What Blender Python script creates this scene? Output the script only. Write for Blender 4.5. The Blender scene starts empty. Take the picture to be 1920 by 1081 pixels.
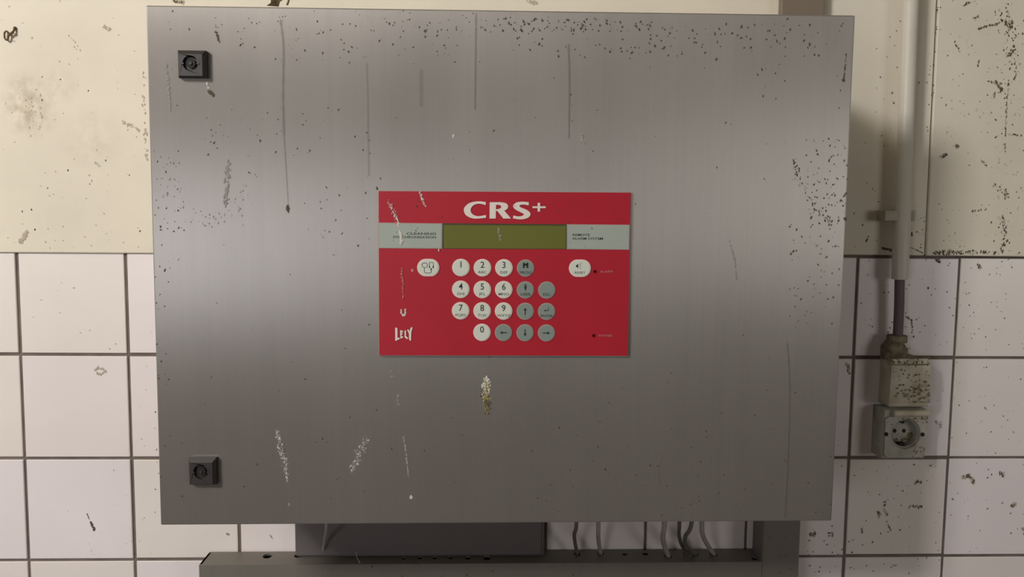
import bpy, bmesh, math, random
from mathutils import Vector, Matrix
rnd = random.Random(7)
sc = bpy.context.scene
C = sc.collection

# ------------------------------------------------------------------ camera, world, lights, exposure
W, H, F = 1920.0, 1081.0, 1550.0
ZC = 1.40                                   # height of the cabinet centre above the floor
CAM = Vector((-0.02018, -1.1998, 0.07247 + ZC))
YAW, PITCH, ROLL = 0.03222, -0.09264, 0.00774
D = 0.24121                                 # cabinet front stands this far off the wall

def cam_axes():
    cy, sy, cp, sp = math.cos(YAW), math.sin(YAW), math.cos(PITCH), math.sin(PITCH)
    f = Vector((sy * cp, cy * cp, sp)); r = Vector((cy, -sy, 0)); u = r.cross(f)
    c, s = math.cos(ROLL), math.sin(ROLL)
    return c * r + s * u, -s * r + c * u, f
RX, UX, FX = cam_axes()
cd = bpy.data.cameras.new('camera'); cam = bpy.data.objects.new('camera', cd); C.objects.link(cam)
m = Matrix((RX, UX, -FX)).transposed().to_4x4(); m.translation = CAM
cam.matrix_world = m
cd.sensor_width = 36.0; cd.lens = F * 36.0 / W; cd.clip_start = 0.01
sc.camera = cam

ROOM_Y, ROOM_L, ROOM_R, ROOM_T = -2.45, -2.9, 2.9, 3.6
WIN = [(-2.55, -1.75, 2.58, 3.28, 155.0, (1.0, 0.967, 0.945)),   # x0, x1, z0, z1, watts, colour (daylight in the window)
       (-1.70, -0.85, 1.02, 1.68, 9.5, (0.96, 0.95, 1.0)),
       (1.60, 2.75, 1.14, 1.94, 12.0, (1.0, 0.95, 0.89))]
for x0, x1, z0, z1, pw, col in WIN:
    ld = bpy.data.lights.new('window_daylight', 'AREA'); ld.shape = 'RECTANGLE'
    ld.size = x1 - x0; ld.size_y = z1 - z0; ld.energy = pw; ld.color = col
    lo = bpy.data.objects.new('window_daylight', ld); C.objects.link(lo)
    lo.location = ((x0 + x1) / 2, ROOM_Y - 0.02, (z0 + z1) / 2)
    lo.rotation_euler = (math.radians(90), 0, 0)             # faces +y, into the room
wd = bpy.data.worlds.new('world'); sc.world = wd; wd.use_nodes = True
wd.node_tree.nodes['Background'].inputs[0].default_value = (0.75, 0.85, 1.0, 1)
wd.node_tree.nodes['Background'].inputs[1].default_value = 1.0
sc.view_settings.view_transform = 'Standard'; sc.view_settings.look = 'None'
sc.view_settings.exposure = 0.0; sc.view_settings.gamma = 1.0; sc.view_settings.use_curve_mapping = False

def ray(u, v):
    return (FX + RX * ((u - W / 2) / F) + UX * ((H / 2 - v) / F))
def at(u, v, Y):                            # point on the upright plane y = Y
    d = ray(u, v); t = (Y - CAM.y) / d.y
    return CAM + d * t
def atz(u, v, Z):                           # point on the level plane z = Z
    d = ray(u, v); t = (Z - CAM.z) / d.z
    return CAM + d * t

# ------------------------------------------------------------------ materials
def lin(c):
    return tuple((x / 12.92 if x <= 0.04045 else ((x + 0.055) / 1.055) ** 2.4) for x in [k / 255 for k in c])
def mat(name, rgb, rough=0.5, metal=0.0, var=0.0, vscale=(8, 8, 8), bump=0.0, bscale=60, alpha=1.0, second=None, spec=0.5, detail=4):
    mt = bpy.data.materials.new(name); mt.use_nodes = True
    nt = mt.node_tree; b = nt.nodes['Principled BSDF']
    col = lin(rgb)
    b.inputs['Base Color'].default_value = (*col, 1); b.inputs['Roughness'].default_value = rough
    b.inputs['Metallic'].default_value = metal; b.inputs['Alpha'].default_value = alpha
    b.inputs['Specular IOR Level'].default_value = spec
    if var or bump or second:
        tc = nt.nodes.new('ShaderNodeTexCoord'); mp = nt.nodes.new('ShaderNodeMapping')
        geo = nt.nodes.new('ShaderNodeNewGeometry')
        nt.links.new(geo.outputs['Position'], mp.inputs['Vector'])
        mp.inputs['Scale'].default_value = vscale
        nz = nt.nodes.new('ShaderNodeTexNoise'); nz.inputs['Scale'].default_value = 1.0; nz.inputs['Detail'].default_value = detail
        nt.links.new(mp.outputs[0], nz.inputs['Vector'])
        rp = nt.nodes.new('ShaderNodeValToRGB')
        rp.color_ramp.elements[0].position = 0.3; rp.color_ramp.elements[1].position = 0.7
        a = lin(second) if second else tuple(k * (1 - var) for k in col)
        bcol = col if second else tuple(min(1, k * (1 + var)) for k in col)
        rp.color_ramp.elements[0].color = (*a, 1); rp.color_ramp.elements[1].color = (*bcol, 1)
        nt.links.new(nz.outputs['Fac'], rp.inputs['Fac']); nt.links.new(rp.outputs['Color'], b.inputs['Base Color'])
        if bump:
            n2 = nt.nodes.new('ShaderNodeTexNoise'); n2.inputs['Scale'].default_value = bscale; n2.inputs['Detail'].default_value = 5
            nt.links.new(geo.outputs['Position'], n2.inputs['Vector'])
            bp = nt.nodes.new('ShaderNodeBump'); bp.inputs['Strength'].default_value = bump; bp.inputs['Distance'].default_value = 0.002
            nt.links.new(n2.outputs['Fac'], bp.inputs['Height']); nt.links.new(bp.outputs[0], b.inputs['Normal'])
    return mt

def steel(name, rgb, rough, aniso, metal=1.0, streak=0.06):
    mt = bpy.data.materials.new(name); mt.use_nodes = True
    nt = mt.node_tree; b = nt.nodes['Principled BSDF']; L = nt.links.new
    geo = nt.nodes.new('ShaderNodeNewGeometry')
    def noise(scale, det):
        mp = nt.nodes.new('ShaderNodeMapping'); mp.inputs['Scale'].default_value = scale
        L(geo.outputs['Position'], mp.inputs['Vector'])
        n = nt.nodes.new('ShaderNodeTexNoise'); n.inputs['Scale'].default_value = 1; n.inputs['Detail'].default_value = det
        L(mp.outputs[0], n.inputs['Vector']); return n
    n1 = noise((260, 260, 3.0), 3)          # the brushing, upright
    n2 = noise((7, 7, 2.2), 4)              # smudges
    n3 = noise((45, 45, 2.0), 3)            # faint run marks
    def mathn(op, a, bb):
        k = nt.nodes.new('ShaderNodeMath'); k.operation = op
        for i, v in enumerate((a, bb)):
            if isinstance(v, (int, float)): k.inputs[i].default_value = v
            else: L(v, k.inputs[i])
        return k.outputs[0]
    s = mathn('ADD', mathn('MULTIPLY', mathn('SUBTRACT', n1.outputs['Fac'], 0.5), streak * 1.3),
              mathn('ADD', mathn('MULTIPLY', mathn('SUBTRACT', n2.outputs['Fac'], 0.5), streak * 2.2),
                    mathn('MULTIPLY', mathn('SUBTRACT', n3.outputs['Fac'], 0.5), streak * 1.6)))
    f = mathn('ADD', s, 1.0)
    mx = nt.nodes.new('ShaderNodeVectorMath'); mx.operation = 'SCALE'
    mx.inputs[0].default_value = lin(rgb); L(f, mx.inputs['Scale'])
    L(mx.outputs[0], b.inputs['Base Color'])
    b.inputs['Metallic'].default_value = metal
    L(mathn('ADD', mathn('MULTIPLY', mathn('SUBTRACT', n2.outputs['Fac'], 0.5), 0.15), rough), b.inputs['Roughness'])
    b.inputs['Anisotropic'].default_value = aniso
    if aniso:
        tg = nt.nodes.new('ShaderNodeTangent'); tg.direction_type = 'UV_MAP'; tg.uv_map = 'UVMap'
        L(tg.outputs[0], b.inputs['Tangent'])
        b.inputs['Anisotropic Rotation'].default_value = 0.0
    return mt

M = {}
M['plaster_left'] = mat('cream_plaster', (226, 217, 197), 0.8, var=0.05, vscale=(5, 5, 6), bump=0.25, bscale=45)
M['plaster_right'] = mat('cream_plaster_grey', (228, 220, 202), 0.75, var=0.06, vscale=(6, 6, 5), bump=0.35, bscale=40)
M['tile'] = [mat('tile_glaze_%s' % n, c, 0.35, var=0.025, vscale=(6, 6, 6), bump=0.03, bscale=12)
             for n, c in (('warm', (233, 224, 220)), ('pale', (234, 226, 225)), ('cream', (232, 224, 216)))]
M['grout'] = mat('grout', (112, 101, 92), 0.9, var=0.25, vscale=(30, 30, 30), bump=0.4, bscale=200)
M['steel'] = steel('brushed_steel', (170, 165, 159), 0.38, 0.86, metal=0.67)
M['steel_dull'] = steel('dull_steel', (122, 117, 108), 0.55, 0.0, metal=0.25)
M['dark_sheet'] = mat('dark_sheet_metal', (112, 106, 105), 0.55, 0.4, var=0.06, vscale=(6, 6, 6))
M['black'] = mat('black_plastic', (50, 46, 43), 0.45, var=0.1, vscale=(60, 60, 60))
M['blackdeep'] = mat('dark_opening', (16, 14, 13), 0.7)
M['red'] = mat('red_membrane', (176, 24, 44), 0.5, var=0.03, vscale=(12, 12, 12))
M['reddark'] = mat('dark_red_lens', (70, 8, 14), 0.3)
M['panel_edge'] = mat('panel_edge_metal', (176, 158, 150), 0.5, 0.3)
M['strip'] = mat('grey_green_print', (166, 174, 164), 0.5, var=0.03, vscale=(20, 20, 20))
M['lcd'] = mat('lcd_green', (108, 112, 54), 0.3, var=0.05, vscale=(14, 14, 6))
M['lcd_frame'] = mat('lcd_frame', (70, 66, 40), 0.5)
M['key_white'] = mat('key_white', (214, 218, 204), 0.45)
M['key_grey'] = mat('key_grey', (136, 148, 140), 0.45)
M['rim_white'] = mat('key_rim_white', (232, 212, 202), 0.45)
M['rim_grey'] = mat('key_rim_grey', (170, 158, 148), 0.45)
M['ink'] = mat('dark_print', (40, 46, 42), 0.6)
M['ink2'] = mat('grey_print', (88, 98, 88), 0.6)
M['white_print'] = mat('white_print', (232, 222, 212), 0.5)
M['pink_print'] = mat('pink_print', (206, 132, 132), 0.5)
M['pvc'] = mat('white_pvc_pipe', (206, 201, 188), 0.45, var=0.06, vscale=(25, 25, 10))
M['clip'] = mat('grey_clip_plastic', (170, 164, 148), 0.6, var=0.2, vscale=(70, 70, 70))
M['cable'] = mat('grey_cable_sheath', (100, 90, 90), 0.55, var=0.05, vscale=(30, 30, 10))
M['cable_pale'] = mat('pale_cable_sheath', (160, 155, 148), 0.5, var=0.1, vscale=(60, 60, 30))
M['cable_dark'] = mat('dark_grey_cable_sheath', (104, 99, 95), 0.5, var=0.1, vscale=(60, 60, 30))
M['trunk'] = mat('taupe_trunking', (126, 113, 98), 0.7, var=0.05, vscale=(10, 10, 10))
M['socket'] = mat('dirty_white_plastic', (206, 198, 178), 0.5, var=0.0, second=(172, 160, 136), vscale=(34, 34, 34), bump=0.1, bscale=150, detail=6)
M['socket_grey'] = mat('grey_plastic', (186, 183, 170), 0.5, second=(146, 143, 130), vscale=(40, 40, 40), bump=0.1, bscale=150, detail=6)
M['gland'] = mat('dust_caked_plastic', (150, 138, 116), 0.85, second=(92, 80, 62), vscale=(90, 90, 90), bump=0.6, bscale=220, detail=6)
M['dirt'] = mat('dried_dirt', (92, 81, 67), 0.9, var=0.35, vscale=(300, 300, 300))
M['dirt_pale'] = mat('faint_dirt', (188, 176, 156), 0.9)
M['drop_white'] = mat('dried_white_smear', (212, 208, 196), 0.9)
M['drop_soft'] = mat('thin_white_smear', (150, 145, 137), 0.8)
M['drop_pink'] = mat('thin_pinkish_smear', (192, 112, 112), 0.8)
M['drop_yellow'] = mat('dried_yellow_smear', (150, 140, 84), 0.9)
M['run_pale'] = mat('faint_run_mark', (140, 132, 120), 0.7, alpha=0.18)
M['run'] = mat('dried_run_mark', (84, 80, 72), 0.7, alpha=0.2)
M['grime'] = mat('greenish_brown_grime', (120, 108, 82), 0.95, var=0.4, vscale=(260, 260, 260))
M['rust'] = mat('rusty_wire', (96, 78, 48), 0.8, var=0.2, vscale=(200, 200, 200))
M['leaf'] = mat('withered_leaf', (110, 92, 66), 0.9, var=0.3, vscale=(160, 160, 160))
M['floor'] = mat('concrete_floor', (104, 98, 93), 0.8, var=0.15, vscale=(3, 3, 3))
M['room'] = mat('room_paint', (122, 115, 104), 0.85, var=0.05, vscale=(2, 2, 2))
M['ceil'] = mat('ceiling_paint', (140, 132, 112), 0.85, var=0.05, vscale=(2, 2, 2))
M['frame'] = mat('window_frame_paint', (200, 196, 186), 0.6)

def stain(mt, centre, radius, rgb, amount):   # a soft grubby patch of the paint itself
    nt = mt.node_tree; b = nt.nodes['Principled BSDF']; L = nt.links.new
    src = b.inputs['Base Color'].links[0].from_socket
    geo = nt.nodes.new('ShaderNodeNewGeometry')
    ds = nt.nodes.new('ShaderNodeVectorMath'); ds.operation = 'DISTANCE'; L(geo.outputs['Position'], ds.inputs[0]); ds.inputs[1].default_value = centre
    nz = nt.nodes.new('ShaderNodeTexNoise'); nz.inputs['Scale'].default_value = 70; nz.inputs['Detail'].default_value = 6; L(geo.outputs['Position'], nz.inputs['Vector'])
    mr = nt.nodes.new('ShaderNodeMapRange'); mr.inputs['From Min'].default_value = radius; mr.inputs['From Max'].default_value = 0.0; L(ds.outputs['Value'], mr.inputs['Value'])
    r2 = nt.nodes.new('ShaderNodeMapRange'); r2.inputs['From Min'].default_value = 0.35; r2.inputs['From Max'].default_value = 0.7; L(nz.outputs['Fac'], r2.inputs['Value'])
    mu = nt.nodes.new('ShaderNodeMath'); mu.operation = 'MULTIPLY'; L(mr.outputs[0], mu.inputs[0]); L(r2.outputs[0], mu.inputs[1])
    m2 = nt.nodes.new('ShaderNodeMath'); m2.operation = 'MULTIPLY'; L(mu.outputs[0], m2.inputs[0]); m2.inputs[1].default_value = amount
    mx = nt.nodes.new('ShaderNodeMix'); mx.data_type = 'RGBA'; L(m2.outputs[0], mx.inputs[0]); L(src, mx.inputs[6]); mx.inputs[7].default_value = (*lin(rgb), 1)
    L(mx.outputs[2], b.inputs['Base Color'])
for u, v, r, am in ((55, 205, 0.045, 0.9), (45, 160, 0.03, 0.5), (110, 160, 0.03, 0.45), (170, 260, 0.05, 0.3)):
    stain(M['plaster_left'], at(u, v, -0.006), r, (168, 150, 124), am)

# ------------------------------------------------------------------ mesh helpers
def link(name, me, mats, parent=None):
    o = bpy.data.objects.new(name, me)
    for x in (mats if isinstance(mats, (list, tuple)) else [mats]): me.materials.append(x)
    C.objects.link(o)
    if parent: o.parent = parent
    return o
def obj(name, bm, mats, parent=None, smooth=False):
    me = bpy.data.meshes.new(name); bmesh.ops.recalc_face_normals(bm, faces=bm.faces[:]); bm.to_mesh(me); bm.free()
    if smooth:
        me.polygons.foreach_set('use_smooth', [True] * len(me.polygons))
        me.set_sharp_from_angle(angle=math.radians(40))
    return link(name, me, mats, parent)
def empty(name, label, cat, group=None):
    o = bpy.data.objects.new(name, None); o.empty_display_size = 0.05; C.objects.link(o)
    tag(o, label, cat, group); return o
def tag(o, label=None, cat=None, group=None, kind=None):
    if label: o['label'] = label
    if cat: o['category'] = cat
    if group: o['group'] = group
    if kind: o['kind'] = kind
    return o
def hexa(bm, front, y0, y1, mi=0):          # front: 4 (x,z) corners; box from y0 (front) to y1 (back)
    v = [bm.verts.new((x, y0, z)) for x, z in front] + [bm.verts.new((x, y1, z)) for x, z in front]
    fs = [(0, 1, 2, 3), (7, 6, 5, 4)] + [(i, i + 4, (i + 1) % 4 + 4, (i + 1) % 4) for i in range(4)]
    r = []
    for f in fs:
        q = bm.faces.new([v[i] for i in f]); q.material_index = mi; r.append(q)
    return v, r
def box(bm, x0, x1, y0, y1, z0, z1, mi=0):
    return hexa(bm, [(x0, z0), (x1, z0), (x1, z1), (x0, z1)], y0, y1, mi)
def bevel(bm, w, seg=2, ang=30):
    bm.normal_update()
    es = [e for e in bm.edges if len(e.link_faces) == 2 and e.calc_face_angle(0) > math.radians(ang)]
    bmesh.ops.bevel(bm, geom=es, offset=w, segments=seg, profile=0.5, affect='EDGES', clamp_overlap=True)
def rbox(x0, x1, y0, y1, z0, z1, w=0.002, seg=2):
    bm = bmesh.new(); box(bm, x0, x1, y0, y1, z0, z1)
    if w: bevel(bm, w, seg)
    return bm
def quad(bm, pts, y0, y1, w=0.0, seg=2):
    hexa(bm, pts, y0, y1)
    if w: bevel(bm, w, seg)
    return bm
def px_quad(u0, v0, u1, v1, Y):             # picture rectangle on plane Y -> x0, x1, z0, z1 (average)
    a, b, c, d = at(u0, v1, Y), at(u1, v1, Y), at(u1, v0, Y), at(u0, v0, Y)
    return [(p.x, p.z) for p in (a, b, c, d)]
def disc(bm, cx, cz, rx, rz, y0, y1, n=28, mi=0, cap_mi=None, flat=0.0):
    """prism with stadium/ellipse outline on the front plane; flat = half length of a straight middle"""
    ring = []
    for i in range(n):
        a = 2 * math.pi * i / n
        x = rx * math.cos(a); z = rz * math.sin(a)
        x += flat if x > 1e-9 else (-flat if x < -1e-9 else 0)
        ring.append((cx + x, cz + z))
    f = [bm.verts.new((x, y0, z)) for x, z in ring]; b = [bm.verts.new((x, y1, z)) for x, z in ring]
    q = bm.faces.new(f); q.material_index = mi if cap_mi is None else cap_mi
    q = bm.faces.new(b[::-1]); q.material_index = mi
    for i in range(n):
        q = bm.faces.new((f[i], b[i], b[(i + 1) % n], f[(i + 1) % n])); q.material_index = mi
def tube(bm, pts, r, n=10, cap=True, mi=0):
    pts = [Vector(p) for p in pts]; rings = []
    rs = r if isinstance(r, (list, tuple)) else [r] * len(pts)
    ref = Vector((0.13, 0.9, 0.21)).normalized()
    for i, p in enumerate(pts):
        t = (pts[min(i + 1, len(pts) - 1)] - pts[max(i - 1, 0)]).normalized()
        a = t.cross(ref); a = a.normalized() if a.length > 1e-4 else t.orthogonal().normalized()
        b = t.cross(a)
        rings.append([bm.verts.new(p + (a * math.cos(2 * math.pi * k / n) + b * math.sin(2 * math.pi * k / n)) * rs[i]) for k in range(n)])
    for i in range(len(rings) - 1):
        for k in range(n):
            q = bm.faces.new((rings[i][k], rings[i][(k + 1) % n], rings[i + 1][(k + 1) % n], rings[i + 1][k])); q.material_index = mi
    if cap:
        bm.faces.new(rings[0][::-1]).material_index = mi; bm.faces.new(rings[-1]).material_index = mi
def curve(pts, n=8):                        # Catmull-Rom
    P = [Vector(p) for p in pts]; P = [2 * P[0] - P[1]] + P + [2 * P[-1] - P[-2]]; out = []
    for i in range(1, len(P) - 2):
        for k in range(n):
            t = k / n
            out.append(0.5 * ((2 * P[i]) + (P[i + 1] - P[i - 1]) * t + (2 * P[i - 1] - 5 * P[i] + 4 * P[i + 1] - P[i + 2]) * t * t
                              + (3 * P[i] - P[i - 1] - 3 * P[i + 1] + P[i + 2]) * t ** 3))
    out.append(P[-2]); return out
def poly(bm, pts, y0, y1=None, mi=0):       # any outline in (x, z): face at y0, with sides back to y1
    f = [bm.verts.new((x, y0, z)) for x, z in pts]
    fs = [bm.faces.new(f)]
    if y1 is not None:
        b = [bm.verts.new((x, y1, z)) for x, z in pts]
        for i in range(len(pts)):
            fs.append(bm.faces.new((f[i], b[i], b[(i + 1) % len(pts)], f[(i + 1) % len(pts)])))
    for q in fs: q.material_index = mi
def ribbon(bm, pts, ws, y, mi=0):           # stroke of varying width in (x, z)
    P = [Vector((p[0], 0, p[1])) for p in pts]; prev = None
    for i, p in enumerate(P):
        t = (P[min(i + 1, len(P) - 1)] - P[max(i - 1, 0)]).normalized(); nrm = Vector((-t.z, 0, t.x))
        w = ws[i] / 2
        a = bm.verts.new((p.x + nrm.x * w, y, p.z + nrm.z * w)); b = bm.verts.new((p.x - nrm.x * w, y, p.z - nrm.z * w))
        if prev:
            q = bm.faces.new((prev[0], prev[1], b, a)); q.material_index = mi
        prev = (a, b)
_tc = {}
def text_faces(bm, s, cx, cz, y, size, mi=0, align='CENTER', sx=1.0, bold=0.0):
    key = (s, align, bold)
    if key not in _tc:
        cu = bpy.data.curves.new('print', 'FONT'); cu.body = s; cu.align_x = align; cu.align_y = 'CENTER'
        cu.size = 1.0; cu.offset = bold; cu.resolution_u = 3; cu.fill_mode = 'FRONT' if hasattr(cu, 'fill_mode') else cu.fill_mode
        o = bpy.data.objects.new('print', cu); C.objects.link(o)
        dg = bpy.context.evaluated_depsgraph_get()
        me = bpy.data.meshes.new_from_object(o.evaluated_get(dg))
        _tc[key] = ([tuple(v.co) for v in me.vertices], [tuple(p.vertices) for p in me.polygons])
        bpy.data.objects.remove(o); bpy.data.curves.remove(cu); bpy.data.meshes.remove(me)
    vs, fs = _tc[key]
    nv = [bm.verts.new((cx + v[0] * size * sx, y, cz + v[1] * size)) for v in vs]
    for f in fs:
        try: q = bm.faces.new([nv[i] for i in f]); q.material_index = mi
        except ValueError: pass
def obj_flat(name, bm, mats, parent=None):  # printed faces: make every face look out of the wall (-y)
    bm.normal_update()
    for f in bm.faces:
        if f.normal.y > 0: f.normal_flip()
    me = bpy.data.meshes.new(name); bm.to_mesh(me); bm.free()
    return link(name, me, mats, parent)

def struct(name, bm, mt, parent=None):
    o = obj(name, bm, mt, parent)
    if parent is None: o['kind'] = 'structure'
    return o

# ------------------------------------------------------------------ the room
SURF = -0.002                               # glazed face of the tiles
wall = bpy.data.objects.new('wall_back', None); C.objects.link(wall); wall['kind'] = 'structure'
bm = bmesh.new(); box(bm, ROOM_L, ROOM_R, 0.0, 0.12, 0, ROOM_T)
obj('grout', bm, M['grout'], wall)
bm = bmesh.new(); box(bm, ROOM_L - 0.1, ROOM_R + 0.1, ROOM_Y - 0.2, 0.12, -0.1, 0.0); struct('floor', bm, M['floor'])
bm = bmesh.new(); box(bm, ROOM_L - 0.1, ROOM_R + 0.1, ROOM_Y - 0.2, 0.12, ROOM_T, ROOM_T + 0.1); struct('ceiling', bm, M['ceil'])
bm = bmesh.new(); box(bm, ROOM_L - 0.1, ROOM_L, ROOM_Y - 0.2, 0.12, 0, ROOM_T); struct('wall_left', bm, M['room'])
bm = bmesh.new(); box(bm, ROOM_R, ROOM_R + 0.1, ROOM_Y - 0.2, 0.12, 0, ROOM_T); struct('wall_right', bm, M['room'])
bm = bmesh.new()                            # the wall behind the camera, with its window openings
xs = [ROOM_L] + [x for w in WIN for x in w[:2]] + [ROOM_R]
for i in range(len(xs) - 1):
    if i % 2:
        w = WIN[i // 2]
        box(bm, xs[i], xs[i + 1], ROOM_Y - 0.12, ROOM_Y, 0, w[2]); box(bm, xs[i], xs[i + 1], ROOM_Y - 0.12, ROOM_Y, w[3], ROOM_T)
    else:
        box(bm, xs[i], xs[i + 1], ROOM_Y - 0.12, ROOM_Y, 0, ROOM_T)
struct('wall_front', bm, M['room'])
for k, w in enumerate(WIN):
    bm = bmesh.new(); t = 0.05
    for a in ((w[0], w[0] + t, w[2], w[3]), (w[1] - t, w[1], w[2], w[3]), (w[0] + t, w[1] - t, w[2], w[2] + t), (w[0] + t, w[1] - t, w[3] - t, w[3])):
        box(bm, a[0], a[1], ROOM_Y - 0.012, ROOM_Y + 0.012, a[2], a[3])
    struct('window_%d' % (k + 1), bm, M['frame'])

# tiles: joint centres read on the wall plane
def jx(pts):                                # upright joint through two or three picture points -> x at two heights
    a = [at(u, v, 0) for u, v in pts]
    (z0, x0), (z1, x1) = (a[0].z, a[0].x), (a[-1].z, a[-1].x)
    return lambda z: x0 + (x1 - x0) * (z - z0) / (z1 - z0) if abs(z1 - z0) > 1e-6 else x0
vert = {0: jx([(32.4, 474.7), (55.5, 1049.3)]), 1: jx([(236, 479), (254, 1047)]),
        8: jx([(1608.2, 481.6), (1582, 1040)]), 9: jx([(1799, 481.6), (1766.7, 1040)])}
for i, u in ((2, 449.8), (5, 1022), (6, 1210), (7, 1397.7)):
    x = at(u, 1000, 0).x; vert[i] = (lambda x: (lambda z: x))(x)
x2, x5 = vert[2](0), vert[5](0)
vert[3] = lambda z: x2 + (x5 - x2) / 3; vert[4] = lambda z: x2 + (x5 - x2) * 2 / 3
P_ = 0.152
for k in range(1, 6):
    vert[-k] = (lambda k: (lambda z: vert[0](z) - P_ * k))(k)
    vert[9 + k] = (lambda k: (lambda z: vert[9](z) + P_ * k))(k)
def hrow(l, r):
    a, b = at(*l, 0), at(*r, 0)
    return lambda x: a.z + (b.z - a.z) * (x - a.x) / (b.x - a.x)
rows = [hrow((140, 470), (1750, 481)), hrow((140, 664), (1690, 669.4)), hrow((150, 858), (1690, 856.7)), hrow((150, 1048), (1680, 1040.5))]
for k in range(1, 6):
    rows.append((lambda k: (lambda x: rows[3](x) - P_ * k))(k))
for i in range(-5, 14):
    for j in range(len(rows) - 1):
        g = 0.0022 + rnd.uniform(-0.0004, 0.0004)
        zt, zb = rows[j], rows[j + 1]; xl, xr = vert[i], vert[i + 1]
        xm = (xl(1.2) + xr(1.2)) / 2; zm0, zm1 = zt(xm), zb(xm)
        x_lt, x_lb, x_rt, x_rb = xl(zm0) + g, xl(zm1) + g, xr(zm0) - g, xr(zm1) - g
        g2 = 0.0024 + rnd.uniform(-0.0005, 0.0005)
        if j == 0: pass
        pr = SURF - rnd.uniform(0, 0.0007)
        bm = bmesh.new()
        hexa(bm, [(x_lb, zb(x_lb) + g2), (x_rb, zb(x_rb) + g2), (x_rt, zt(x_rt) - g2), (x_lt, zt(x_lt) - g2)], pr, 0.0)
        bm.normal_update()
        es = [e for e in bm.edges if all(abs(v.co.y - pr) < 1e-6 for v in e.verts)]
        bmesh.ops.bevel(bm, geom=es, offset=0.0009, segments=1, affect='EDGES')
        obj('tile', bm, M['tile'][rnd.randrange(3)], wall)

# plaster above the tiles: left sheet down to the tile tops, middle and right sheets stop above the joint
crack_t, crack_b = at(1758, 0, -0.006), at(1735, 478, -0.006)
def crack(z): return crack_b.x + (crack_t.x - crack_b.x) * (z - crack_b.z) / (crack_t.z - crack_b.z)
xt = at(1500, 15, 0).x
PY = -0.006
zl0, zl1 = at(0, 469.5, PY).z - 0.0032, at(285, 470.5, PY).z - 0.0032
lx0, lx1 = at(0, 470, PY).x, at(285, 470, PY).x
def zleft(x): return zl0 + (zl1 - zl0) * (x - lx0) / (lx1 - lx0)
bm = bmesh.new(); quad(bm, [(ROOM_L, zleft(lx0)), (xt, zleft(lx1)), (xt, ROOM_T), (ROOM_L, ROOM_T)], PY, 0.0, 0.0012, 1)
obj('plaster', bm, M['plaster_left'], wall)
zr0, zr1 = at(1610, 477.5, PY).z, at(1900, 480.5, PY).z
rx0, rx1 = at(1610, 477, PY).x, at(1900, 480, PY).x
def zright(x): return zr0 + (zr1 - zr0) * (x - rx0) / (rx1 - rx0)
xb = crack(zright(rx1))
bm = bmesh.new(); quad(bm, [(xt, zright(xt)), (crack(1.4) - 0.0012, zright(xb)), (crack(ROOM_T) - 0.0012, ROOM_T), (xt, ROOM_T)], PY, 0.0, 0.0012, 1)
obj('plaster', bm, M['plaster_right'], wall)
bm = bmesh.new(); quad(bm, [(crack(1.4) + 0.0012, zright(xb)), (ROOM_R, zright(ROOM_R)), (ROOM_R, ROOM_T), (crack(ROOM_T) + 0.0012, ROOM_T)], PY - 0.0015, 0.0, 0.0012, 1)
obj('plaster', bm, M['plaster_right'], wall)

# ------------------------------------------------------------------ marks: little flakes of dirt lying on a surface
def flake(bm, x, z, y, r, n=6, el=1.0, ang=0.0, mi=0):
    ca, sa = math.cos(ang), math.sin(ang); pts = []
    for k in range(n):
        a = 2 * math.pi * k / n; q = r * rnd.uniform(0.65, 1.25)
        dx, dz = q * math.cos(a), q * math.sin(a) * el
        pts.append((x + dx * ca - dz * sa, z + dx * sa + dz * ca))
    t = [bm.verts.new((px, y, pz)) for px, pz in pts]; c = bm.verts.new((x, y - min(r * 0.4, 0.0012), z))
    for k in range(n):
        q = bm.faces.new((t[k], t[(k + 1) % n], c)); q.material_index = mi
def smear(name, pts, width, count, size, Y, mats, parent, seed=0, kind='stuff', mif=None):
    """cluster of flakes along a picture path, on plane Y; width, size in picture pixels"""
    s = 0.00062 if Y < -0.15 else 0.00077
    bm = bmesh.new(); P = [at(u, v, Y) for u, v in pts]
    st = rnd.getstate(); rnd.seed(seed)
    for k in range(count):
        t = rnd.random() * (len(P) - 1); i = min(int(t), len(P) - 2); p = P[i].lerp(P[i + 1], t - i)
        tt = t / (len(P) - 1); wf = 0.35 + 0.65 * math.sin(math.pi * min(1, max(0, tt * 0.8 + 0.15)))
        mi = mif(tt) if mif else rnd.randrange(len(mats))
        flake(bm, p.x + rnd.gauss(0, 0.35) * width * s * wf, p.z + rnd.gauss(0, 0.3) * width * s, Y - 0.0002, rnd.uniform(*size) * s, 6, rnd.uniform(1, 2.2), rnd.uniform(-0.5, 0.5), mi)
    rnd.setstate(st)
    bmesh.ops.recalc_face_normals(bm, faces=bm.faces[:])
    return tag(obj_flat(name, bm, mats, parent), kind=kind)
def specks(name, regions, Y, mt, parent, seed):
    s = 0.00062 if Y < -0.15 else 0.00077
    bm = bmesh.new(); st = rnd.getstate(); rnd.seed(seed)
    for (u0, v0, u1, v1, n, r0, r1) in regions:
        for k in range(n):
            p = at(rnd.uniform(u0, u1), rnd.uniform(v0, v1), Y)
            flake(bm, p.x, p.z, Y - 0.0002, rnd.uniform(r0, r1) ** 1.0 * s, 6, rnd.uniform(0.8, 2.0), rnd.uniform(-0.9, 0.9))
    rnd.setstate(st)
    return tag(obj_flat(name, bm, mt, parent), kind='stuff')

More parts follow.
